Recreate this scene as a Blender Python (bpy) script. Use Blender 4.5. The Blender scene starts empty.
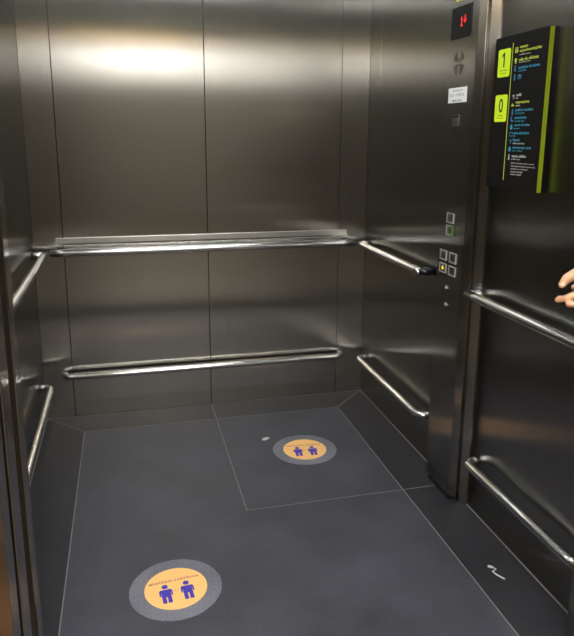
import bpy, bmesh, math, random
from mathutils import Vector as V, Matrix
random.seed(4)
sc = bpy.context.scene
COL = sc.collection
ROOT = {}

# ------------------------------------------------------------------ materials
def new_mat(name):
    m = bpy.data.materials.new(name); m.use_nodes = True
    nt = m.node_tree; b = nt.nodes['Principled BSDF']
    return m, nt, b

def plain(name, col, rough=.5, metal=0, spec=.5, emit=None, est=1, noise=0):
    m, nt, b = new_mat(name)
    b.inputs['Base Color'].default_value = (*col, 1)
    b.inputs['Roughness'].default_value = rough
    b.inputs['Metallic'].default_value = metal
    b.inputs['Specular IOR Level'].default_value = spec
    if emit:
        b.inputs['Emission Color'].default_value = (*emit, 1)
        b.inputs['Emission Strength'].default_value = est
    if noise:
        tc = nt.nodes.new('ShaderNodeTexCoord'); n = nt.nodes.new('ShaderNodeTexNoise')
        n.inputs['Scale'].default_value = 60
        nt.links.new(tc.outputs['Object'], n.inputs['Vector'])
        mr = nt.nodes.new('ShaderNodeMapRange')
        mr.inputs['To Min'].default_value = rough - noise; mr.inputs['To Max'].default_value = rough + noise
        nt.links.new(n.outputs['Fac'], mr.inputs['Value']); nt.links.new(mr.outputs['Result'], b.inputs['Roughness'])
    return m

def brushed(name, col, rough=.3, aniso=.9, streak=.05):
    """vertically brushed steel: highlights spread sideways"""
    m, nt, b = new_mat(name); N = nt.nodes; L = nt.links
    b.inputs['Metallic'].default_value = 1
    b.inputs['Anisotropic'].default_value = aniso
    g = N.new('ShaderNodeNewGeometry'); cr = N.new('ShaderNodeVectorMath'); cr.operation = 'CROSS_PRODUCT'
    cr.inputs[1].default_value = (0, 0, 1)
    L.new(g.outputs['True Normal'], cr.inputs[0]); L.new(cr.outputs['Vector'], b.inputs['Tangent'])
    tc = N.new('ShaderNodeTexCoord'); mp = N.new('ShaderNodeMapping')
    mp.inputs['Scale'].default_value = (260, 260, 1.2)
    L.new(tc.outputs['Object'], mp.inputs['Vector'])
    n = N.new('ShaderNodeTexNoise'); n.inputs['Scale'].default_value = 1; n.inputs['Detail'].default_value = 3
    L.new(mp.outputs['Vector'], n.inputs['Vector'])
    n2 = N.new('ShaderNodeTexNoise'); n2.inputs['Scale'].default_value = 2.2; n2.inputs['Detail'].default_value = 4
    L.new(tc.outputs['Object'], n2.inputs['Vector'])
    mr = N.new('ShaderNodeMapRange'); mr.inputs['To Min'].default_value = rough - streak; mr.inputs['To Max'].default_value = rough + streak
    L.new(n2.outputs['Fac'], mr.inputs['Value']); L.new(mr.outputs['Result'], b.inputs['Roughness'])
    mx = N.new('ShaderNodeMix'); mx.data_type = 'RGBA'
    mx.inputs[6].default_value = (*[c * .86 for c in col], 1); mx.inputs[7].default_value = (*[min(1, c * 1.14) for c in col], 1)
    L.new(n.outputs['Fac'], mx.inputs[0]); L.new(mx.outputs[2], b.inputs['Base Color'])
    bp = N.new('ShaderNodeBump'); bp.inputs['Strength'].default_value = .02; bp.inputs['Distance'].default_value = .002
    L.new(n2.outputs['Fac'], bp.inputs['Height']); L.new(bp.outputs['Normal'], b.inputs['Normal'])
    return m

def floor_mat(name, c1, c2, rough, spec):
    m, nt, b = new_mat(name); N = nt.nodes; L = nt.links
    tc = N.new('ShaderNodeTexCoord')
    a = N.new('ShaderNodeTexNoise'); a.inputs['Scale'].default_value = 170; a.inputs['Detail'].default_value = 2
    c = N.new('ShaderNodeTexNoise'); c.inputs['Scale'].default_value = 4; c.inputs['Detail'].default_value = 6
    for q in (a, c): L.new(tc.outputs['Object'], q.inputs['Vector'])
    ad = N.new('ShaderNodeMath'); ad.operation = 'MULTIPLY_ADD'; ad.inputs[1].default_value = .5
    L.new(c.outputs['Fac'], ad.inputs[0])
    h = N.new('ShaderNodeMath'); h.operation = 'MULTIPLY'; h.inputs[1].default_value = .5
    L.new(a.outputs['Fac'], h.inputs[0]); L.new(h.outputs[0], ad.inputs[2])
    cr = N.new('ShaderNodeValToRGB'); cr.color_ramp.elements[0].position = .3; cr.color_ramp.elements[1].position = .7
    cr.color_ramp.elements[0].color = (*c1, 1); cr.color_ramp.elements[1].color = (*c2, 1)
    L.new(ad.outputs[0], cr.inputs[0]); L.new(cr.outputs[0], b.inputs['Base Color'])
    mr = N.new('ShaderNodeMapRange'); mr.inputs['To Min'].default_value = rough - .08; mr.inputs['To Max'].default_value = rough + .08
    L.new(c.outputs['Fac'], mr.inputs['Value']); L.new(mr.outputs[0], b.inputs['Roughness'])
    b.inputs['Specular IOR Level'].default_value = spec
    bp = N.new('ShaderNodeBump'); bp.inputs['Strength'].default_value = .25; bp.inputs['Distance'].default_value = .0006
    L.new(a.outputs['Fac'], bp.inputs['Height']); L.new(bp.outputs['Normal'], b.inputs['Normal'])
    return m

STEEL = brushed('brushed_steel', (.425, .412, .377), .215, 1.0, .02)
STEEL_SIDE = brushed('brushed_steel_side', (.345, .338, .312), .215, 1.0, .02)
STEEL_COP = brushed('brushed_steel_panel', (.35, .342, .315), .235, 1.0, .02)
JAMB = brushed('jamb_steel', (.40, .375, .33), .16, .9, .02)
TUBE = plain('polished_tube', (.66, .66, .65), .17, 1, noise=.03)
TRIMB = plain('flat_bar_steel', (.66, .66, .64), .3, 1, noise=.05)
BACKING = plain('dark_backing', (.012, .011, .009), .8)
EDGE = plain('bright_edge', (.75, .73, .68), .25, 1)
BRONZE = plain('bronze_frame', (.38, .20, .04), .4, 1, noise=.05)
BROWNGAP = plain('brown_gasket', (.035, .02, .007), .7)
PLUG = plain('black_plug', (.006, .006, .012), .3)
TILE = floor_mat('dark_rubber_tile', (.022, .0225, .030), (.076, .078, .103), .5, .4)
BORDER_SHADED = floor_mat('shaded_border_tile', (.012, .012, .015), (.033, .033, .041), .48, .33)  # inner floor's tile, with shade along the walls put into its colour
GROUT = plain('pale_grout', (.22, .22, .225), .9)
BLACK = plain('gloss_black', (.005, .005, .005), .25, spec=.2)
HOLE = plain('hole_black', (.003, .003, .003), .9)
RED = plain('red_led', (.3, 0, 0), .5, emit=(1, .008, .02), est=.85)
YEL = plain('yellow_label', (.85, .75, .01), .5)
WHITE = plain('white_label', (.93, .93, .94), .5)
INK = plain('black_ink', (.02, .02, .02), .6)
GREYINK = plain('grey_ink', (.2, .2, .2), .6)
BTN = plain('button_steel', (.26, .255, .235), .3, 1)
BTNF = plain('button_frame', (.36, .36, .34), .4)
BTNDARK = plain('button_dark', (.03, .03, .03), .3)
BTNY = plain('lit_yellow_symbol', (.5, .4, .02), .4, emit=(1, .8, .05), est=.6)
BTNG = plain('green_button_edge', (.09, .20, .03), .4)
KEY = plain('lock_steel', (.25, .25, .25), .22, 1)
BOARD = plain('sign_black', (.0075, .0068, .0058), .65, spec=.12, noise=.05)
LIME = plain('lime_plate', (.72, .97, .02), .5, spec=.3)
LIMEDGE = plain('lime_edge', (.19, .255, .005), .5, spec=.2)
LIMETXT = plain('lime_print', (.55, .66, .06), .5)
BLUETXT = plain('blue_print', (.03, .27, .42), .5)
WHITETXT = plain('white_print', (.55, .55, .52), .5)
FILM = floor_mat('grey_film', (.085, .09, .115), (.24, .25, .30), .55, .35)
ORANGE = plain('orange_vinyl', (.95, .57, .20), .5)
NAVY = plain('navy_print', (.05, .035, .42), .5)
MAROON = plain('maroon_print', (.42, .08, .14), .5)
PAPER = plain('pale_scrap', (.55, .55, .56), .8)
PAINT = plain('landing_paint', (.07, .058, .045), .8)
PAINT2 = plain('landing_rear_paint', (.27, .25, .215), .8)
LFLOOR = plain('landing_stone', (.085, .074, .055), .5)
CEILP = plain('ceiling_paint', (.52, .54, .46), .7)
LAMPW = plain('lamp_white', (.9, .9, .9), .5, emit=(1, .98, .95), est=6)
LAMPC = plain('lamp_cabin', (.9, .9, .9), .5, emit=(.95, .98, .97), est=6)
LAMP_ADDED = plain('lamp_near_added', (.9, .9, .9), .5, emit=(.95, .97, 1), est=23)
LAMPF = plain('lamp_far', (.9, .9, .9), .5, emit=(1, .96, .9), est=3.2)
LAMPS = plain('lamp_strip', (.9, .9, .9), .5, emit=(.96, .98, 1), est=28)
LAMPY = plain('lamp_warm', (.9, .8, .5), .5, emit=(1, .66, .26), est=120)

# ------------------------------------------------------------------ mesh tools
def box(bm, x0, x1, y0, y1, z0, z1, bev=0, mi=0):
    vs = [bm.verts.new(p) for p in ((x0,y0,z0),(x1,y0,z0),(x1,y1,z0),(x0,y1,z0),(x0,y0,z1),(x1,y0,z1),(x1,y1,z1),(x0,y1,z1))]
    fs = [bm.faces.new([vs[i] for i in q]) for q in ((3,2,1,0),(4,5,6,7),(0,1,5,4),(1,2,6,5),(2,3,7,6),(3,0,4,7))]
    for f in fs: f.material_index = mi
    if bev:
        es = list({e for f in fs for e in f.edges})
        r = bmesh.ops.bevel(bm, geom=es, offset=bev, segments=2, affect='EDGES', profile=.5)
        for f in r['faces']: f.material_index = mi

def prism(bm, pts, z0, z1, axis='z', mi=0, bev=0):
    """extrude a polygon (list of 2-D points) along an axis"""
    def P(p, h):
        return (p[0], p[1], h) if axis == 'z' else ((h, p[0], p[1]) if axis == 'x' else (p[0], h, p[1]))
    a = [bm.verts.new(P(p, z0)) for p in pts]; b = [bm.verts.new(P(p, z1)) for p in pts]; n = len(pts)
    fs = [bm.faces.new(a[::-1]), bm.faces.new(b)] + [bm.faces.new((a[i], a[(i+1) % n], b[(i+1) % n], b[i])) for i in range(n)]
    for f in fs: f.material_index = mi
    if bev:
        bmesh.ops.bevel(bm, geom=list({e for f in fs for e in f.edges}), offset=bev, segments=2, affect='EDGES', profile=.5)

def tube(bm, pts, r, seg=24, cut0=0, cut1=0, side=None, mi=0, smooth=True):
    """sweep a circle; cut0/cut1 shear the end rings along the axis by the offset towards 'side' (mitre-cut tube)"""
    pts = [V(p) for p in pts]; n = len(pts)
    t0 = (pts[1] - pts[0]).normalized()
    up = V((0,0,1)) if abs(t0.z) < .9 else V((0,1,0))
    rings = []; x = t0.cross(up).normalized()
    for i, p in enumerate(pts):
        t = ((pts[min(i+1,n-1)] - p).normalized() + (p - pts[max(i-1,0)]).normalized()).normalized()
        x = (x - t * x.dot(t)).normalized(); y = t.cross(x)
        ring = []
        for k in range(seg):
            a = 2 * math.pi * k / seg; o = (x * math.cos(a) + y * math.sin(a)) * r
            q = p + o
            if side is not None and (i == 0 or i == n - 1):
                q = q + t * (o.dot(side) * (cut0 if i == 0 else cut1))
            ring.append(bm.verts.new(q))
        rings.append(ring)
    for i in range(n - 1):
        for k in range(seg):
            f = bm.faces.new((rings[i][k], rings[i][(k+1) % seg], rings[i+1][(k+1) % seg], rings[i+1][k])); f.smooth = smooth; f.material_index = mi
    for f in (bm.faces.new(rings[0][::-1]), bm.faces.new(rings[-1])): f.material_index = mi

def arc(c, u, v, r, n=8):
    """quarter turn from c+u*r to c+v*r"""
    c, u, v = V(c), V(u), V(v)
    return [c + u * r * math.cos(i * math.pi / 2 / n) + v * r * math.sin(i * math.pi / 2 / n) for i in range(n + 1)]

def finish(bm, recalc=True):
    if recalc: bmesh.ops.recalc_face_normals(bm, faces=bm.faces)

def part(name, bm, mats, parent=None, recalc=True, loc=None):
    finish(bm, recalc)
    o_loc = ROOT[parent.name] if parent else V(loc or (0, 0, 0))
    bmesh.ops.translate(bm, verts=bm.verts, vec=-o_loc)
    me = bpy.data.meshes.new(name); bm.to_mesh(me); bm.free()
    for m in (mats if isinstance(mats, (list, tuple)) else [mats]): me.materials.append(m)
    o = bpy.data.objects.new(name, me); COL.objects.link(o)
    if parent: o.parent = parent
    else: o.location = o_loc
    ROOT[o.name] = o_loc
    return o

def thing(name, loc, label, cat, group=None):
    o = bpy.data.objects.new(name, None); COL.objects.link(o); o.location = loc; o.empty_display_size = .05
    o['label'] = label; o['category'] = cat
    if group: o['group'] = group
    ROOT[o.name] = V(loc); return o

def tag(o, label, cat, group=None):
    o['label'] = label; o['category'] = cat
    if group: o['group'] = group

def struct(name, bm, mats, label=None):
    o = part(name, bm, mats); o['kind'] = 'structure'
    return o

def bmn(): return bmesh.new()

def add_text(bm, s, mat4, width, height, ext=.0003, bold=0, mi=0):
    """write s into a width x height box centred on the matrix origin"""
    cu = bpy.data.curves.new('t', 'FONT'); cu.body = s; cu.size = 1; cu.extrude = 0; cu.offset = bold; cu.resolution_u = 3
    ob = bpy.data.objects.new('t', cu); COL.objects.link(ob)
    dg = bpy.context.evaluated_depsgraph_get(); dg.update()
    me = bpy.data.meshes.new_from_object(ob.evaluated_get(dg))
    xs = [v.co.x for v in me.vertices]; ys = [v.co.y for v in me.vertices]
    cx, cy = (min(xs) + max(xs)) / 2, (min(ys) + max(ys)) / 2
    sx, sy = width / max(1e-6, max(xs) - min(xs)), height / max(1e-6, max(ys) - min(ys))
    t = bmesh.new(); t.from_mesh(me)
    for v in t.verts: v.co = V(((v.co.x - cx) * sx, (v.co.y - cy) * sy, 0))
    r = bmesh.ops.extrude_face_region(t, geom=list(t.faces))
    bmesh.ops.translate(t, verts=[g for g in r['geom'] if isinstance(g, bmesh.types.BMVert)], vec=(0, 0, ext))
    for f in t.faces: f.material_index = mi
    bmesh.ops.transform(t, matrix=mat4, verts=t.verts)
    tmp = bpy.data.meshes.new('t'); t.to_mesh(tmp); t.free(); bm.from_mesh(tmp)
    bpy.data.objects.remove(ob); bpy.data.curves.remove(cu); bpy.data.meshes.remove(me); bpy.data.meshes.remove(tmp)

def wallmat(x, y, z):
    """text frame on a surface facing the left wall: reads towards the door"""
    return Matrix(((0,0,-1,x),(-1,0,0,y),(0,1,0,z),(0,0,0,1)))

# ------------------------------------------------------------------ camera
cam = bpy.data.cameras.new('camera'); co = bpy.data.objects.new('camera', cam); COL.objects.link(co)
F, PX, PY = 655.53, 290.78, 281.51
cam.sensor_fit = 'VERTICAL'; cam.sensor_height = 24; cam.lens = F / 636 * 24
cam.shift_x = (287 - PX) / 636; cam.shift_y = (PY - 318) / 636
r_, u_, f_ = V((.9699044,-.2434215,.0056097)), V((.0476677,.2124225,.9760145)), V((.2387746,.9463734,-.2176328))
co.matrix_world = Matrix(((r_.x,u_.x,-f_.x,.0423),(r_.y,u_.y,-f_.y,-3.5101),(r_.z,u_.z,-f_.z,1.5),(0,0,0,1)))
cam.clip_start = .02; sc.camera = co

# ------------------------------------------------------------------ the cabin shell
XL, XR, H, YF = -.425, 1.366, 2.56, -2.04
G = .0036
# floor: tiles with pale joints
IL, IR, IY, XC, YX = -.219, 1.153, -.210, .4645, -1.124
bm = bmn()
box(bm, XL, XR, -2.06, 0, -.05, -.0005, mi=2)
FL, FR, FB = XL + .003, XR - .003, -.003
def ftile(pts, mi):
    c = V((sum(p[0] for p in pts)/len(pts), sum(p[1] for p in pts)/len(pts), 0))
    n = len(pts); out = []
    for i in range(n):                                   # inset the polygon by G
        p0, p, p1 = V((*pts[i-1],0)), V((*pts[i],0)), V((*pts[(i+1) % n],0))
        d0, d1 = (p-p0).normalized(), (p1-p).normalized()
        n0, n1 = V((-d0.y,d0.x,0)), V((-d1.y,d1.x,0))
        b = (n0 + n1).normalized(); out.append(p + b * (G / 2 / max(.3, b.dot(n0))))
    prism(bm, [(p.x, p.y) for p in out], -.012, 0, mi=mi)
ftile([(IL,YX-.0026),(XC,YX-.0026),(XC,IY),(IL,IY)], 0)
ftile([(XC,YX),(IR,YX),(IR,IY),(XC,IY)], 0)
ftile([(IL,-2.06),(IR,-2.06),(IR,YX),(IL,YX)], 0)
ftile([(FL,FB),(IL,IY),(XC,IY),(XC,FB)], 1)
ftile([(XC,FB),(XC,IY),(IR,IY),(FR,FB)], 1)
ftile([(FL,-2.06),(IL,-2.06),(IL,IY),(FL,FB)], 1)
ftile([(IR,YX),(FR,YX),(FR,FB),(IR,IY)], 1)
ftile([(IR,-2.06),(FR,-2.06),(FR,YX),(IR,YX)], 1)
struct('floor', bm, [TILE, BORDER_SHADED, GROUT])

# back wall: two wide panels between two narrow corner panels
bm = bmn(); g = .0018
box(bm, XL-.04, XR+.04, .014, .05, -.05, H, mi=1)
g = .0012
xs = [XL, -.2769, .4645, 1.2073, XR]
for a, b in zip(xs[:-1], xs[1:]):
    box(bm, a + (g if a != XL else 0), b - (g if b != XR else 0), 0, .016, 0, H, bev=.0014, mi=0)
struct('wall_back', bm, [STEEL, BACKING])
# right wall: corner piece, panel behind the control column, front panel
bm = bmn()
box(bm, XR+.014, XR+.05, YF, .05, -.05, H, mi=1)
for a, b in ((-.1528+.0008, 0), (-1.27+.002, -.1528-.0008), (YF, -1.27-.002)):
    box(bm, XR, XR+.016, a, b, 0, H, bev=.0009, mi=0)
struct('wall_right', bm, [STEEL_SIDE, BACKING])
bm = bmn()
box(bm, XL-.05, XL-.014, YF, .05, -.05, H, mi=1)
for a, b in ((YF+.07, 0),):
    box(bm, XL-.016, XL, a, b, 0, H, bev=.0009, mi=0)
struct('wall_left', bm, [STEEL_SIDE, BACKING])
bm = bmn(); box(bm, XL-.05, XR+.05, -2.06, .05, H, H+.05)
struct('ceiling', bm, CEILP)
# angled steel strip that closes the control column against the right wall
bm = bmn(); prism(bm, [(1.3385,-1.2715),(1.362,-1.293),(1.3655,-1.293),(1.3655,-1.245),(1.3385,-1.250)], .001, H - .001)
struct('trim_1', bm, STEEL_COP)

# ------------------------------------------------------------------ doorway
XJ = -.224
bm = bmn(); box(bm, XL-.05, XJ, -1.969, -1.906, .001, H-.001, bev=.003)
struct('trim_2', bm, JAMB)
bm = bmn(); box(bm, XL-.05, XJ-.015, -2.26, -1.962, .0, 2.36)
struct('trim_3', bm, BROWNGAP)
for k, (a, b) in enumerate(((-2.131, -2.050), (-2.245, -2.172))):
    d = thing('lift_door_leaf', (XJ-.2, (a+b)/2, .002), ('open steel sliding door leaf edge at left, the one nearer the cabin wall',
              'open steel sliding door leaf edge at left, the one nearer the brown frame')[k], 'door', 'open sliding door leaves')
    bm = bmn(); box(bm, XJ-.42, XJ, a, b, .004, 2.35, bev=.003); part('leaf', bm, JAMB, d)
bm = bmn(); box(bm, XJ-.30, XJ+.001, -2.36, -2.252, 0, 2.36, bev=.004)
struct('trim_4', bm, BRONZE)
bm = bmn(); box(bm, 1.271, 1.45, -2.36, -2.06, 0, 2.36, bev=.003)
struct('trim_5', bm, JAMB)
bm = bmn()
box(bm, -3.2, XJ-.28, -2.34, -2.26, 0, 2.5); box(bm, 1.44, 4.2, -2.34, -2.26, 0, 2.5); box(bm, XJ-.3, 1.46, -2.34, -2.26, 2.36, 2.5)
struct('wall_front', bm, PAINT)
bm = bmn(); box(bm, XL-.05, XR+.05, -2.26, -2.06, 2.34, 2.61)
struct('trim_6', bm, CEILP)
bm = bmn(); box(bm, XL, XR+.02, -2.36, -2.0605, -.05, -.001)
for i in range(5): box(bm, XL, XR+.02, -2.10-.05*i, -2.085-.05*i, -.001, .0005)
struct('door_sill', bm, JAMB)
bm = bmn(); box(bm, -3.2, 4.2, -9.5, -2.3605, -.05, 0)
struct('floor_landing', bm, LFLOOR)
bm = bmn(); box(bm, -3.2, 4.2, -9.5, -2.26, 2.5, 2.55)
struct('ceiling_landing', bm, CEILP)
bm = bmn(); box(bm, -3.25, 4.25, -9.55, -9.5, 0, 2.5)
struct('wall_landing_rear', bm, PAINT2)
bm = bmn(); box(bm, -3.25, -3.2, -9.5, -2.26, 0, 2.5)
struct('wall_landing_left', bm, PAINT)
bm = bmn(); box(bm, 4.2, 4.25, -9.5, -2.26, 0, 2.5)
struct('wall_landing_right', bm, PAINT)

# ------------------------------------------------------------------ lamps
def lamp(x0, x1, y0, y1, z, mat, label, group=None):
    t = thing('ceiling_light', ((x0+x1)/2, (y0+y1)/2, z), label, 'ceiling light', group)
    b = bmn()
    for q in ((x0-.02,x1+.02,y0-.02,y0),(x0-.02,x1+.02,y1,y1+.02),(x0-.02,x0,y0,y1),(x1,x1+.02,y0,y1)):
        box(b, *q, z-.03, z, 0)
    part('frame', b, TRIMB, t)
    b = bmn(); box(b, x0, x1, y0, y1, z-.022, z-.002); part('diffuser', b, mat, t)
lamp(.0, .8, -1.75, -1.45, H, LAMPC, 'white panel lamp in the cabin ceiling beside the doorway')
lamp(-.05, 1.0, -.66, -.58, H, LAMPS, 'narrow white strip lamp across the middle of the cabin ceiling')
lamp(-1.2, .9, -7.2, -4.65, 2.5, LAMPW, 'long bright white lamp on the landing ceiling behind the photographer')
lamp(-1.0, 2.2, -9.2, -7.6, 2.5, LAMPF, 'dim white lamp on the landing ceiling beside the rear wall')
lamp(-.2, .9, -3.1, -2.75, 2.5, LAMP_ADDED, 'added white lamp on the landing ceiling just outside the doorway')  # unseen lamp, added to brighten the front of the cabin floor
lamp(-.5, .45, -3.78, -3.72, 2.5, LAMPY, 'warm yellow lamp on the landing ceiling')

# ------------------------------------------------------------------ handrails
RO = .06
def upper_rail(a, b, wall, label, r=.019, black=(0, 1)):
    """straight tube whose ends turn back to the wall through a sharp mitred elbow; black = which ends carry a black elbow"""
    a, b, w = V(a), V(b), V(wall); d = (b - a).normalized()
    t = thing('handrail', (a + b) / 2, label, 'handrail', 'upper handrails')
    bm = bmn(); tube(bm, [a, a + d * .05, b - d * .05, b], r, 28, 1, -1, w); part('tube', bm, TUBE, t)
    for k, (p, D) in enumerate(((a, -d), (b, d))):
        bm = bmn(); tube(bm, [p + (D + w) * .0004, p + w * .03, p + w * (RO - .001)], r, 28, -1, 0, D); e = part('end_elbow', bm, PLUG if k in black else TUBE, t)
        if k in black:
            e['label'] = 'black end elbow'
            bm = bmn(); q = p - D * .05
            tube(bm, [q - d * .0009, q + d * .0009], r * 1.006, 28); part('sleeve_joint', bm, BTN, t)
def lower_rail(a, b, wall, label, r=.0168, R=.042):
    """tube whose ends bend back to the wall"""
    a, b, w = V(a), V(b), V(wall); d = (b - a).normalized()
    t = thing('handrail', (a + b) / 2, label, 'handrail', 'lower handrails')
    ca, cb = a + d * R + w * R, b - d * R + w * R
    pa = arc(ca, -d, -w, R); pb = arc(cb, -w, d, R)
    bm = bmn(); tube(bm, [a + w * (RO - .001)] + pa + pb + [b + w * (RO - .001)], r, 24); part('tube', bm, TUBE, t)
    for p in (pa[0], pb[-1]):
        bm = bmn(); tube(bm, [p - w * .0008, p + w * .0008], r * 1.004, 24); part('weld_joint', bm, BTNDARK, t)
Y0 = -RO
upper_rail((-.322,Y0,.912), (1.262,Y0,.912), (0,1,0), 'upper steel handrail on the back wall, just below the flat bar')
lower_rail((-.312,Y0,.248), (1.222,Y0,.248), (0,1,0), 'lower steel handrail on the back wall with rounded ends')
xr = XR - RO
upper_rail((xr,-.872,.908), (xr,-.085,.908), (1,0,0), 'upper steel handrail on the right wall between the back corner and the control column', black=(0,))
lower_rail((xr,-.925,.24), (xr,-.09,.24), (1,0,0), 'lower steel handrail on the right wall between the back corner and the control column')
upper_rail((xr,-2.03,.905), (xr,-1.312,.905), (1,0,0), 'upper steel handrail on the right wall below the black sign board', black=())
lower_rail((xr,-2.03,.232), (xr,-1.355,.232), (1,0,0), 'lower steel handrail on the right wall near the doorway, low under the sign board')
xl = XL + RO
upper_rail((xl,-1.85,.908), (xl,-.09,.908), (-1,0,0), 'upper steel handrail on the left wall, partly hidden by the door edge', black=())
lower_rail((xl,-1.85,.25), (xl,-.195,.25), (-1,0,0), 'lower steel handrail on the left wall, partly hidden by the door edge')
# flat bar above the back rail
bm = bmn(); box(bm, -.311, 1.25, -.0125, -.0002, .951, .980, bev=.0015)
o = part('bumper_bar', bm, TRIMB, loc=(.47,-.006,.951)); tag(o, 'flat steel bar on the back wall just above the upper handrail', 'bumper bar')

# ------------------------------------------------------------------ control column
XF = 1.296
cop = thing('control_column', (1.33,-1.15,.03), 'tall steel control column with display and buttons on the right wall', 'control panel')
bm = bmn(); prism(bm, [(1.3645,-1.047),(XF,-1.047),(XF,-1.258),(1.317,-1.284),(1.322,-1.250),(1.3645,-1.236)], .032, H-.002, bev=.002)
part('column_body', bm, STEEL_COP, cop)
bm = bmn(); prism(bm, [(1.3645,-1.06),(1.303,-1.06),(1.303,-1.24),(1.3645,-1.225)], .0005, .034)
part('plinth', bm, HOLE, cop)
bm = bmn()
for r in range(4):
    for i in range(18):
        y = -1.066 - i * .0103 - (r % 2) * .004; z = .042 + r * .0125
        box(bm, XF-.0006, XF+.004, y-.0065, y, z, z+.0075)
part('vent_slots', bm, HOLE, cop)
scn = None
bm = bmn(); box(bm, XF-.0035, XF+.004, -1.212, -1.061, 1.861, 1.975, bev=.001)
scn = part('display_screen', bm, BLACK, cop)
def dots(rows, y0, z0, s, dy, dz):
    b = bmn()
    for r, line in enumerate(rows):
        for c, ch in enumerate(line):
            if ch == '#':
                y, z = y0 - c * dy, z0 - r * dz
                box(b, XF-.0042, XF-.003, y-s, y+s, z-s*1.0, z+s*1.0)
    return b
part('floor_digit', dots(['.#.','##.','.#.','.#.','.#.','.#.','###'], -1.138, 1.934, .0019, .0050, .0049), RED, scn)
part('direction_arrow', dots(['..#..','..#..','..#..','#.#.#','.###.','..#..'], -1.158, 1.937, .0018, .0046, .0048), RED, scn)
bm = bmn(); box(bm, XF-.0009, XF+.001, -1.150, -1.088, 1.997, 2.06); part('yellow_sticker', bm, YEL, cop)['label'] = 'bright yellow sticker above the display'
# loudspeaker: four groups of arc slots
bm = bmn(); cy, cz = -1.132, 1.772
for q in range(4):
    for j, rr in enumerate((.011, .021, .031, .041)):
        a0 = q * math.pi / 2 + math.radians(16); a1 = (q + 1) * math.pi / 2 - math.radians(16); n = 7
        for i in range(n):
            t0, t1 = a0 + (a1-a0) * i / n, a0 + (a1-a0) * (i+1) / n
            P = [(cy - math.cos(t) * R, cz + math.sin(t) * R) for t, R in ((t0, rr-.0017), (t1, rr-.0017), (t1, rr+.0017), (t0, rr+.0017))]
            prism(bm, P, XF-.0006, XF+.003, 'x')
part('speaker_grille', bm, HOLE, cop)
bm = bmn(); box(bm, XF-.0009, XF+.001, -1.209, -1.064, 1.626, 1.682); lab = part('notice_label', bm, WHITE, cop)
lab['label'] = 'small white printed notice'
bm = bmn(); x = XF - .0009
add_text(bm, 'INSTALADO EM', wallmat(x, -1.136, 1.671), .075, .007, mi=0)
add_text(bm, 'ELV. 4 PISOS', wallmat(x, -1.134, 1.655), .108, .0095, mi=0)
part('lettering', bm, GREYINK, lab)
bm = bmn(); add_text(bm, 'MAX 26 P', wallmat(x, -1.135, 1.634), .068, .0075, bold=.02); part('lettering', bm, INK, lab)
bm = bmn(); box(bm, XF-.003, XF+.001, -1.163, -1.108, 1.539, 1.581, bev=.001); sw = part('key_switch', bm, BTN, cop)
bm = bmn(); box(bm, XF-.0036, XF-.002, -1.160, -1.111, 1.571, 1.5795); part('slot', bm, HOLE, sw)
bm = bmn(); tube(bm, [(XF-.001,-1.14,1.512),(XF+.002,-1.14,1.512)], .004, 12); part('screw', bm, HOLE, cop)
# push buttons
def button(y0, y1, z0, z1, sym, symmat, face=BTNDARK):
    bt = bmn(); w = .0036; x0, x1 = XF-.004, XF+.002
    for q in ((y0,y1,z1-w,z1),(y0,y1,z0,z0+w),(y0,y0+w,z0+w,z1-w),(y1-w,y1,z0+w,z1-w)): box(bt, x0, x1, *q)
    b = part('push_button', bt, BTNF, cop)
    bt = bmn(); box(bt, XF-.002, XF+.002, y0+w, y1-w, z0+w, z1-w); fc = part('button_face', bt, face, b)
    if sym:
        bt = bmn(); add_text(bt, sym, wallmat(XF-.002, (y0+y1)/2, (z0+z1)/2), .016 if len(sym) == 1 else .026, .021, .0008, bold=.03)
        part('symbol', bt, symmat, b)
    return b
def bell(parent, y, z):
    bt = bmn(); prism(bt, [(y-.009,z-.006),(y+.009,z-.006),(y+.005,z+.006),(y,z+.009),(y-.005,z+.006)], XF-.003, XF-.001, 'x'); part('symbol', bt, BTNY, parent)
button(-1.168,-1.112,1.162,1.202, '', None, BTN)
b2 = button(-1.168,-1.112,1.112,1.152, '1', BTNDARK, BTN)
bt = bmn(); box(bt, XF-.0045, XF-.001, -1.171, -1.156, 1.111, 1.153); part('lit_edge', bt, BTNG, b2)['label'] = 'green strip beside the button'
button(-1.127,-1.072,1.006,1.047, 'O', INK, BTN)
button(-1.206,-1.151,1.006,1.047, 'O', INK, BTN)
b5 = button(-1.127,-1.072,.954,.992, '', None, BTNDARK); bell(b5, -1.0995, .973)
button(-1.206,-1.151,.954,.992, '', None, BTNDARK)
for z in (.893, .822):
    bt = bmn(); y = -1.139
    tube(bt, [(XF+.002,y,z),(XF-.006,y,z)], .016, 24); k = part('key_lock', bt, KEY, cop)
    bt = bmn(); tube(bt, [(XF-.005,y,z),(XF-.010,y,z)], .011, 20); part('lock_barrel', bt, KEY, k)
    bt = bmn(); box(bt, XF-.0104, XF-.008, y-.0015, y+.0015, z-.007, z+.007); part('keyhole', bt, HOLE, k)

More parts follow.
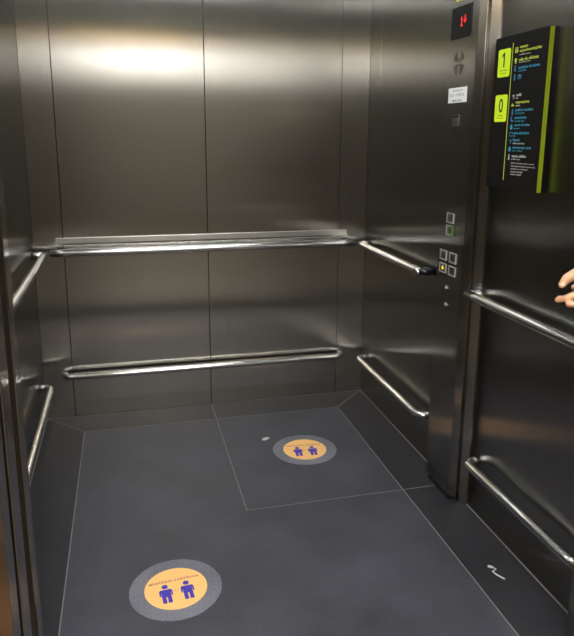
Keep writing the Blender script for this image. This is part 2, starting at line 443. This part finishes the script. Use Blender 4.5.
# ------------------------------------------------------------------ directory sign
XS = 1.326
sg = thing('directory_sign', (1.345,-1.49,1.323), 'black floor directory board with lime edge on the right wall', 'sign')
bm = bmn(); box(bm, XS, XS+.006, -1.637, -1.338, 1.323, 1.832, bev=.0008); part('board', bm, BOARD, sg)
bm = bmn(); box(bm, XS+.0062, XS+.022, -1.636, -1.339, 1.323, 1.832); part('lime_layer', bm, LIMEDGE, sg)['label'] = 'lime green layer along the edge'
bm = bmn(); box(bm, XS+.0222, 1.3655, -1.636, -1.339, 1.323, 1.832); part('rear_layer', bm, BLACK, sg)
bm = bmn(); box(bm, XS-.0007, XS+.001, -1.4490, -1.4462, 1.352, 1.806); part('divider_line', bm, LIMETXT, sg)
def rbox2(y0, y1, z0, z1, r, n=5):
    P = []
    for cy, cz, a in ((y1-r,z1-r,0),(y0+r,z1-r,90),(y0+r,z0+r,180),(y1-r,z0+r,270)):
        for i in range(n+1):
            t = math.radians(a + 90*i/n); P.append((cy + r*math.cos(t), cz + r*math.sin(t)))
    return P
for z0, z1, d, t1, t2 in ((1.700,1.792,'1','primeiro','first floor'), (1.550,1.641,'0','térreo','ground floor')):
    bm = bmn(); prism(bm, rbox2(-1.437,-1.362,z0,z1,.008), XS-.001, XS+.001, 'x'); pl = part('number_plate', bm, LIME, sg); pl['label'] = 'lime plate reading ' + d
    bm = bmn()
    if d == '1': prism(bm, [(-1.4035,z1-.060),(-1.4035,z1-.012),(-1.397,z1-.012),(-1.387,z1-.021),(-1.387,z1-.028),(-1.3965,z1-.022),(-1.3965,z1-.060)], XS-.0014, XS+.001, 'x')
    else: add_text(bm, d, wallmat(XS-.001, -1.400, z1-.036), .026, .047, bold=.01)
    part('floor_number', bm, INK, pl)
    bm = bmn(); add_text(bm, t1, wallmat(XS-.001, -1.400, z0+.0215), .045 if d == '1' else .03, .0055); add_text(bm, t2, wallmat(XS-.001, -1.400, z0+.0125), .035 if d == '1' else .045, .004)
    part('lettering', bm, INK, pl)
G_, B_, W_ = LIMETXT, BLUETXT, WHITETXT
rows = [(-1.489,-1.534,1.786,'espaço',G_,1,.010),(-1.489,-1.609,1.7745,'experimentações',G_,1,.013),(-1.489,-1.552,1.763,'activities space',W_,0,.006),
 (-1.489,-1.596,1.7485,'sala de oficinas',G_,1,.012),(-1.489,-1.552,1.739,'workshop room',W_,0,.006),
 (-1.489,-1.606,1.723,'sanitários femininos',B_,1,.011),(-1.489,-1.534,1.7125,'restrooms',B_,0,.006),
 (-1.489,-1.512,1.698,'elev.',B_,1,.011),(-1.489,-1.509,1.689,'lift',B_,0,.006),
 (-1.489,-1.518,1.636,'café',W_,1,.010),(-1.489,-1.502,1.626,'bar',W_,0,.006),
 (-1.489,-1.565,1.611,'exposições',G_,1,.012),(-1.489,-1.515,1.6015,'exhibits',W_,0,.006),
 (-1.489,-1.590,1.587,'sanitários masculinos',B_,1,.010),(-1.489,-1.542,1.576,'restrooms',B_,0,.006),
 (-1.489,-1.557,1.562,'acessíveis',B_,1,.010),(-1.489,-1.545,1.551,'accessible room',B_,0,.006),
 (-1.489,-1.579,1.537,'guarda de bolsas',B_,1,.011),(-1.489,-1.523,1.527,'lockers',B_,0,.006),
 (-1.489,-1.579,1.512,'caixa eletrônico',B_,1,.010),(-1.489,-1.500,1.502,'atm',B_,0,.006),
 (-1.489,-1.528,1.489,'bistrô',B_,1,.010),(-1.489,-1.556,1.478,'coffee and food',W_,0,.006),
 (-1.489,-1.594,1.463,'administração geral',B_,1,.011),(-1.489,-1.548,1.454,'head office',B_,0,.006),
 (-1.489,-1.573,1.435,'espaço público',W_,1,.012),(-1.489,-1.540,1.425,'public area',W_,0,.007),
 (-1.489,-1.620,1.412,'hall de entrada, jardim e praça',W_,0,.006),(-1.489,-1.627,1.402,'hall, garden and main square area',W_,0,.006),
 (-1.489,-1.585,1.393,'estação e rua lateral',W_,0,.006),(-1.489,-1.558,1.384,'acesso leste',W_,0,.006),(-1.489,-1.553,1.375,'east exit',W_,0,.006)]
for a, b, z, s, m, bold, h in rows:
    bm = bmn(); add_text(bm, s, wallmat(XS-.0001, (a+b)/2, z), a-b, h*.9, .0005, bold=.02 if bold else 0); part('lettering', bm, m, sg)
def icon(kind, y, z, m):
    b = bmn(); X0, X1 = XS-.0007, XS+.001
    def disc(cy, cz, r): prism(b, [(cy+r*math.cos(i*math.pi/6), cz+r*math.sin(i*math.pi/6)) for i in range(12)], X0, X1, 'x')
    def rc(a0, a1, c0, c1): box(b, X0, X1, y+a0, y+a1, z+c0, z+c1)
    if kind == 'people':
        for s in (-.006, .006): disc(y+s, z+.009, .0035); rc(s-.004, s+.004, -.011, .005)
    elif kind == 'person': disc(y, z+.009, .004); rc(-.004, .004, -.012, .004)
    elif kind == 'drop': disc(y, z+.003, .009); rc(-.004, .004, -.011, 0)
    elif kind == 'frame': rc(-.011,.011,.007,.009); rc(-.011,.011,-.009,-.007); rc(-.011,-.009,-.007,.007); rc(.009,.011,-.007,.007)
    elif kind == 'cup': rc(-.006,.008,.004,.006); rc(-.005,-.003,-.008,.004); rc(.004,.006,-.002,.004); rc(-.004,.004,-.010,-.008)
    elif kind == 'seat': disc(y+.002, z+.009, .0035); rc(0,.005,-.004,.005); rc(-.009,.004,-.010,-.003)
    elif kind == 'house': prism(b, [(y-.009,z-.011),(y+.009,z-.011),(y+.009,z+.003),(y,z+.012),(y-.009,z+.003)], X0, X1, 'x')
    elif kind == 'hill': prism(b, [(y-.012,z-.008),(y+.012,z-.008),(y+.008,z-.002),(y+.004,z+.006),(y,z-.001),(y-.006,z)], X0, X1, 'x')
    for v in b.verts: v.co.y = y + (v.co.y - y) * .8; v.co.z = z + (v.co.z - z) * .78
    part('pictogram', b, m, sg)
for k, y, z, m in (('people',-1.471,1.78,G_),('drop',-1.470,1.746,G_),('person',-1.470,1.722,B_),('person',-1.470,1.693,B_),('cup',-1.473,1.632,W_),('hill',-1.472,1.606,G_),
                   ('person',-1.473,1.581,B_),('seat',-1.472,1.557,B_),('house',-1.473,1.532,B_),('frame',-1.474,1.508,B_),('cup',-1.474,1.485,B_),('house',-1.473,1.459,B_),('person',-1.472,1.431,W_)):
    icon(k, y, z, m)

# ------------------------------------------------------------------ floor stickers
def sticker(cx, cy, ang, label, seed):
    t = thing('floor_sticker', (cx,cy,0), label, 'floor sticker', 'distance stickers on the floor')
    rnd = random.Random(seed)
    def circ(r, wob=0, n=72): return [(cx + (r + rnd.uniform(-wob, wob)) * math.cos(2*math.pi*i/n), cy + (r + rnd.uniform(-wob, wob)) * math.sin(2*math.pi*i/n)) for i in range(n)]
    bm = bmn(); prism(bm, circ(.155, .0012), .0002, .0008); part('film_disc', bm, FILM, t)['label'] = 'grey speckled outer film ring'
    bm = bmn(); prism(bm, circ(.105, 0), .0009, .0014); part('printed_disc', bm, ORANGE, t)['label'] = 'orange printed disc'
    R = Matrix.Translation((cx, cy, .0014)) @ Matrix.Rotation(ang, 4, 'Z')
    bm = bmn(); add_text(bm, 'MANTENHA A DISTÂNCIA', R @ Matrix.Translation((0, .043, 0)), .170, .014, .0003, bold=.012); part('lettering', bm, MAROON, t)
    for s in (-.036, .036):
        bm = bmn(); b2 = bmn()
        def poly(P): prism(b2, [(s + p[0], p[1]) for p in P], 0, .0003)
        poly([(.0105*math.cos(i*math.pi/9), .016+.0105*math.sin(i*math.pi/9)) for i in range(18)])
        body = [(-.022,-.006),(-.018,.0015),(.018,.0015),(.022,-.006),(.022,-.029),(.0165,-.029),(.0165,-.014),(.0155,-.014),(.0155,-.066),(.0025,-.066),(.0025,-.036),(-.0025,-.036),(-.0025,-.066),(-.0155,-.066),(-.0155,-.014),(-.0165,-.014),(-.0165,-.029),(-.022,-.029)]
        poly(body)
        bmesh.ops.transform(b2, matrix=R, verts=b2.verts)
        tmp = bpy.data.meshes.new('t'); b2.to_mesh(tmp); b2.free(); bm.from_mesh(tmp); bpy.data.meshes.remove(tmp)
        part('person_pictogram', bm, NAVY, t)
    bm = bmn()
    prism(bm, [(-.008,-.0135),(.008,-.0135),(.008,-.0105),(-.008,-.0105)], 0, .0003)
    prism(bm, [(-.012,-.012),(-.006,-.016),(-.006,-.008)], 0, .0003); prism(bm, [(.012,-.012),(.006,-.008),(.006,-.016)], 0, .0003)
    bmesh.ops.transform(bm, matrix=R, verts=bm.verts); part('double_arrow', bm, plain('faint_arrow', (.80,.36,.16), .5), t)
sticker(.146, -1.534, .09, 'round orange distance sticker on the floor nearest the doorway', 1)
sticker(.836, -.664, -.09, 'round orange distance sticker on the floor near the back wall', 2)
# litter
bm = bmn(); prism(bm, [(.652,-.521),(.668,-.527),(.690,-.512),(.694,-.498),(.676,-.494),(.656,-.506)], .0005, .0025, bev=.0006)
o = part('paper_scrap', bm, PAPER, loc=(.67,-.51,0)); tag(o, 'small pale paper scrap on the floor beside the far orange sticker', 'scrap')
bm = bmn(); tube(bm, [(1.235,-1.682,.0025),(1.247,-1.687,.003),(1.2535,-1.705,.0028),(1.236,-1.712,.0025),(1.240,-1.731,.003),(1.2555,-1.758,.0022)], .0026, 8)
tube(bm, [(1.235,-1.682,.003),(1.246,-1.692,.003)], .004, 8)
o = part('string_scrap', bm, PAPER, loc=(1.25,-1.70,0)); tag(o, 'curled white strip of litter on the floor border by the right wall', 'scrap')

# ------------------------------------------------------------------ person at the doorway, reaching in with one hand
SKIN, nt, b_ = new_mat('skin')
b_.inputs['Base Color'].default_value = (.46, .27, .165, 1); b_.inputs['Roughness'].default_value = .5
b_.inputs['Subsurface Weight'].default_value = .15; b_.inputs['Subsurface Radius'].default_value = (.01, .004, .002); b_.inputs['Subsurface Scale'].default_value = .5
n_ = nt.nodes.new('ShaderNodeTexNoise'); n_.inputs['Scale'].default_value = 45
tc_ = nt.nodes.new('ShaderNodeTexCoord'); nt.links.new(tc_.outputs['Object'], n_.inputs['Vector'])
cr_ = nt.nodes.new('ShaderNodeValToRGB'); cr_.color_ramp.elements[0].color = (.44,.215,.115,1); cr_.color_ramp.elements[1].color = (.55,.33,.19,1)
cr_.color_ramp.elements[0].position = .35; cr_.color_ramp.elements[1].position = .65
nt.links.new(n_.outputs['Fac'], cr_.inputs[0]); nt.links.new(cr_.outputs[0], b_.inputs['Base Color'])
SHIRT = plain('navy_shirt', (.03,.035,.06), .85); TROUSER = plain('dark_trousers', (.02,.02,.025), .9); SHOE = plain('shoe_leather', (.015,.012,.01), .45); HAIR = plain('dark_hair', (.012,.008,.005), .6)

def ball(bm, c, r, sc_=(1,1,1), rot=None, seg=14):
    M = Matrix.Translation(V(c)) @ (rot or Matrix.Identity(4)) @ Matrix.Diagonal((r*sc_[0], r*sc_[1], r*sc_[2], 1))
    bmesh.ops.create_uvsphere(bm, u_segments=seg, v_segments=seg//2+2, radius=1, matrix=M)
def limb(bm, pts, rad):
    pts = [V(p) for p in pts]
    for p, r in zip(pts, rad): ball(bm, p, r)
    for (p, r), (q, s) in zip(zip(pts, rad), zip(pts[1:], rad[1:])):
        d = q - p; L = d.length
        M = Matrix.Translation((p+q)/2) @ d.to_track_quat('Z','Y').to_matrix().to_4x4()
        bmesh.ops.create_cone(bm, cap_ends=True, segments=14, radius1=r, radius2=s, depth=L, matrix=M)
def merged(name, bm, mat, parent, vox, it):
    o = part(name, bm, mat, parent)
    rm = o.modifiers.new('r', 'REMESH'); rm.mode = 'VOXEL'; rm.voxel_size = vox; rm.use_smooth_shade = True
    sm = o.modifiers.new('s', 'SMOOTH'); sm.iterations = it; sm.factor = .5
    dg = bpy.context.evaluated_depsgraph_get(); dg.update()
    me = bpy.data.meshes.new_from_object(o.evaluated_get(dg)); o.modifiers.clear(); old = o.data; o.data = me; bpy.data.meshes.remove(old)
    for p in me.polygons: p.use_smooth = True
    return o
Ch = V((1.40,-2.66,0)); fd = V((-.75,.66,0)); lf = V((-.66,-.75,0))
def B(f, l, z): return Ch + fd*f + lf*l + V((0,0,z))
RB = Matrix.Rotation(math.atan2(lf.y, lf.x), 4, 'Z')
pr = thing('person', (Ch.x,Ch.y,0), 'person at the right edge of the doorway reaching one bare hand into the cabin', 'person')
SH = B(0,.185,1.41); EL = V((1.245,-2.545,1.205)); WR = V((1.0685,-2.322,1.226))
bm = bmn()
limb(bm, [B(0,0,.97), B(0,0,1.10), B(0,0,1.25), B(0,0,1.40), B(0,0,1.52), B(.02,0,1.60)], [.12,.115,.12,.11,.055,.055])
ball(bm, B(.02,0,1.66), .105, (.78,.92,1.12), RB); ball(bm, B(.045,0,1.60), .062, (.9,.9,.9)); ball(bm, B(.118,0,1.645), .017, (1,1,1.4))
for s in (-1,1): ball(bm, B(.0,s*.083,1.65), .026, (.5,.7,1.2), RB)
limb(bm, [B(0,.05,1.40), SH, EL, WR], [.07,.058,.044,.0275])
limb(bm, [B(0,-.05,1.40), B(0,-.19,1.40), B(-.03,-.235,1.12), B(.05,-.23,.87)], [.07,.058,.044,.028])
limb(bm, [B(.05,-.23,.87), B(.07,-.225,.80), B(.075,-.22,.76)], [.03,.036,.025])
for k in range(4): limb(bm, [B(.075,-.215+.0,.78), B(.055+.017*k,-.22,.74), B(.055+.017*k,-.21,.705), B(.055+.017*k,-.195,.68)], [.01,.009,.0085,.007])
limb(bm, [B(.08,-.21,.82), B(.105,-.2,.79), B(.11,-.195,.755)], [.012,.0105,.009])
for s in (-1,1):
    limb(bm, [B(0,s*.09,.92), B(.01,s*.10,.50), B(-.02,s*.105,.09)], [.088,.055,.04]); limb(bm, [B(-.03,s*.105,.055), B(.16,s*.115,.04)], [.038,.03])
# reaching hand: palm, thumb above, fingers stretched towards the cabin
PA = [V((1.045,-2.3225,1.2135)), V((1.0245,-2.3215,1.1985))]
limb(bm, [WR, PA[0], PA[1]], [.0275,.026,.021])
limb(bm, [(1.05,-2.318,1.205),(1.0206,-2.3215,1.1835)], [.022,.016]); limb(bm, [(1.05,-2.312,1.2),(1.034,-2.308,1.175)], [.02,.015])
limb(bm, [(1.045,-2.326,1.220),(1.008,-2.331,1.2165),(.9725,-2.3294,1.2165),(.9490,-2.3271,1.2045),(.9385,-2.3268,1.1915)], [.018,.0165,.0125,.0105,.0078])
limb(bm, [(1.035,-2.3225,1.196),(1.0100,-2.3235,1.1795),(.9840,-2.3225,1.1690),(.9590,-2.3191,1.1592),(.9405,-2.3150,1.1552)], [.013,.0105,.0088,.0076,.0064])
limb(bm, [(1.040,-2.3185,1.190),(1.0150,-2.3290,1.1640),(.9905,-2.3350,1.1525),(.9720,-2.3340,1.1480),(.9570,-2.3300,1.1482)], [.0125,.0105,.0092,.0080,.0066])
limb(bm, [(1.046,-2.3100,1.188),(1.0319,-2.2944,1.1690),(1.0130,-2.2880,1.1690),(.9965,-2.2925,1.1755)], [.0125,.0098,.0088,.0070])
limb(bm, [(1.050,-2.3050,1.184),(1.0300,-2.3100,1.1580),(1.0140,-2.3130,1.1440),(1.0020,-2.3120,1.1420)], [.0115,.0092,.0080,.0064])
merged('body', bm, SKIN, pr, .0024, 4)
def nail(c, d, n_):
    c, d, n_ = V(c), V(d).normalized(), V(n_).normalized(); s = d.cross(n_)
    b = bmn(); M = Matrix.Translation(c) @ Matrix((( *s,),( *d,),( *n_,))).transposed().to_4x4() @ Matrix.Diagonal((.0048,.006,.0012,1))
    bmesh.ops.create_uvsphere(b, u_segments=12, v_segments=8, radius=1, matrix=M)
    for f in b.faces: f.smooth = True
    part('fingernail', b, NAIL, pr)
NAIL = plain('nail', (.58,.36,.27), .35)
nail((.9345,-2.3345,1.1935), (-.011,0,-.013), (-.75,-.5,.35))
nail((.9440,-2.3165,1.1623), (-.017,.003,-.004), (-.15,-.25,1))
bm = bmn()
limb(bm, [B(0,0,.90), B(0,0,1.10), B(0,0,1.27), B(0,0,1.40), B(0,0,1.475)], [.150,.140,.140,.122,.075])
ball(bm, B(0,0,1.25), .2, (1.0,.66,1.0), RB)
limb(bm, [B(0,.05,1.40), SH, SH.lerp(EL,.9), EL, EL.lerp(WR,.35)], [.085,.073,.062,.06,.056])
limb(bm, [B(0,-.05,1.40), B(0,-.19,1.40), B(-.03,-.235,1.12), B(.04,-.232,.92)], [.085,.073,.06,.048])
merged('shirt', bm, SHIRT, pr, .009, 6)
bm = bmn()
for s in (-1,1): limb(bm, [B(0,s*.06,.98), B(0,s*.09,.88), B(.01,s*.10,.50), B(-.02,s*.105,.075)], [.125,.115,.078,.065])
merged('trousers', bm, TROUSER, pr, .009, 6)
for s in (-1,1):
    bm = bmn(); limb(bm, [B(-.05,s*.105,.05), B(.06,s*.11,.048), B(.17,s*.118,.04)], [.049,.048,.039])
    merged('shoe', bm, SHOE, pr, .007, 3)
bm = bmn(); ball(bm, B(-.012,0,1.685), .116, (.84,.98,1.06), RB, 20)
bmesh.ops.delete(bm, geom=[v for v in bm.verts if (v.co - Ch).dot(fd) > .055 and v.co.z < 1.735 or v.co.z < 1.60], context='VERTS')
h = part('hair', bm, HAIR, pr)
for s in (-1,1):
    bm = bmn(); ball(bm, B(.094,s*.034,1.672), .0135); part('eye', bm, WHITE, pr)
    bm = bmn(); ball(bm, B(.1035,s*.034,1.672), .006); part('pupil', bm, INK, pr)
bm = bmn(); limb(bm, [B(.102,-.022,1.592), B(.108,0,1.592), B(.102,.022,1.592)], [.005,.007,.005]); part('mouth', bm, plain('lip', (.45,.17,.13), .5), pr)

# ------------------------------------------------------------------ world, colour management
w = bpy.data.worlds.new('world'); sc.world = w; w.use_nodes = True
w.node_tree.nodes['Background'].inputs['Color'].default_value = (.02, .02, .02, 1)
vs = sc.view_settings; vs.view_transform = 'Standard'; vs.look = 'None'; vs.gamma = 1; vs.exposure = .7
try: vs.use_curve_mapping = False
except Exception: pass
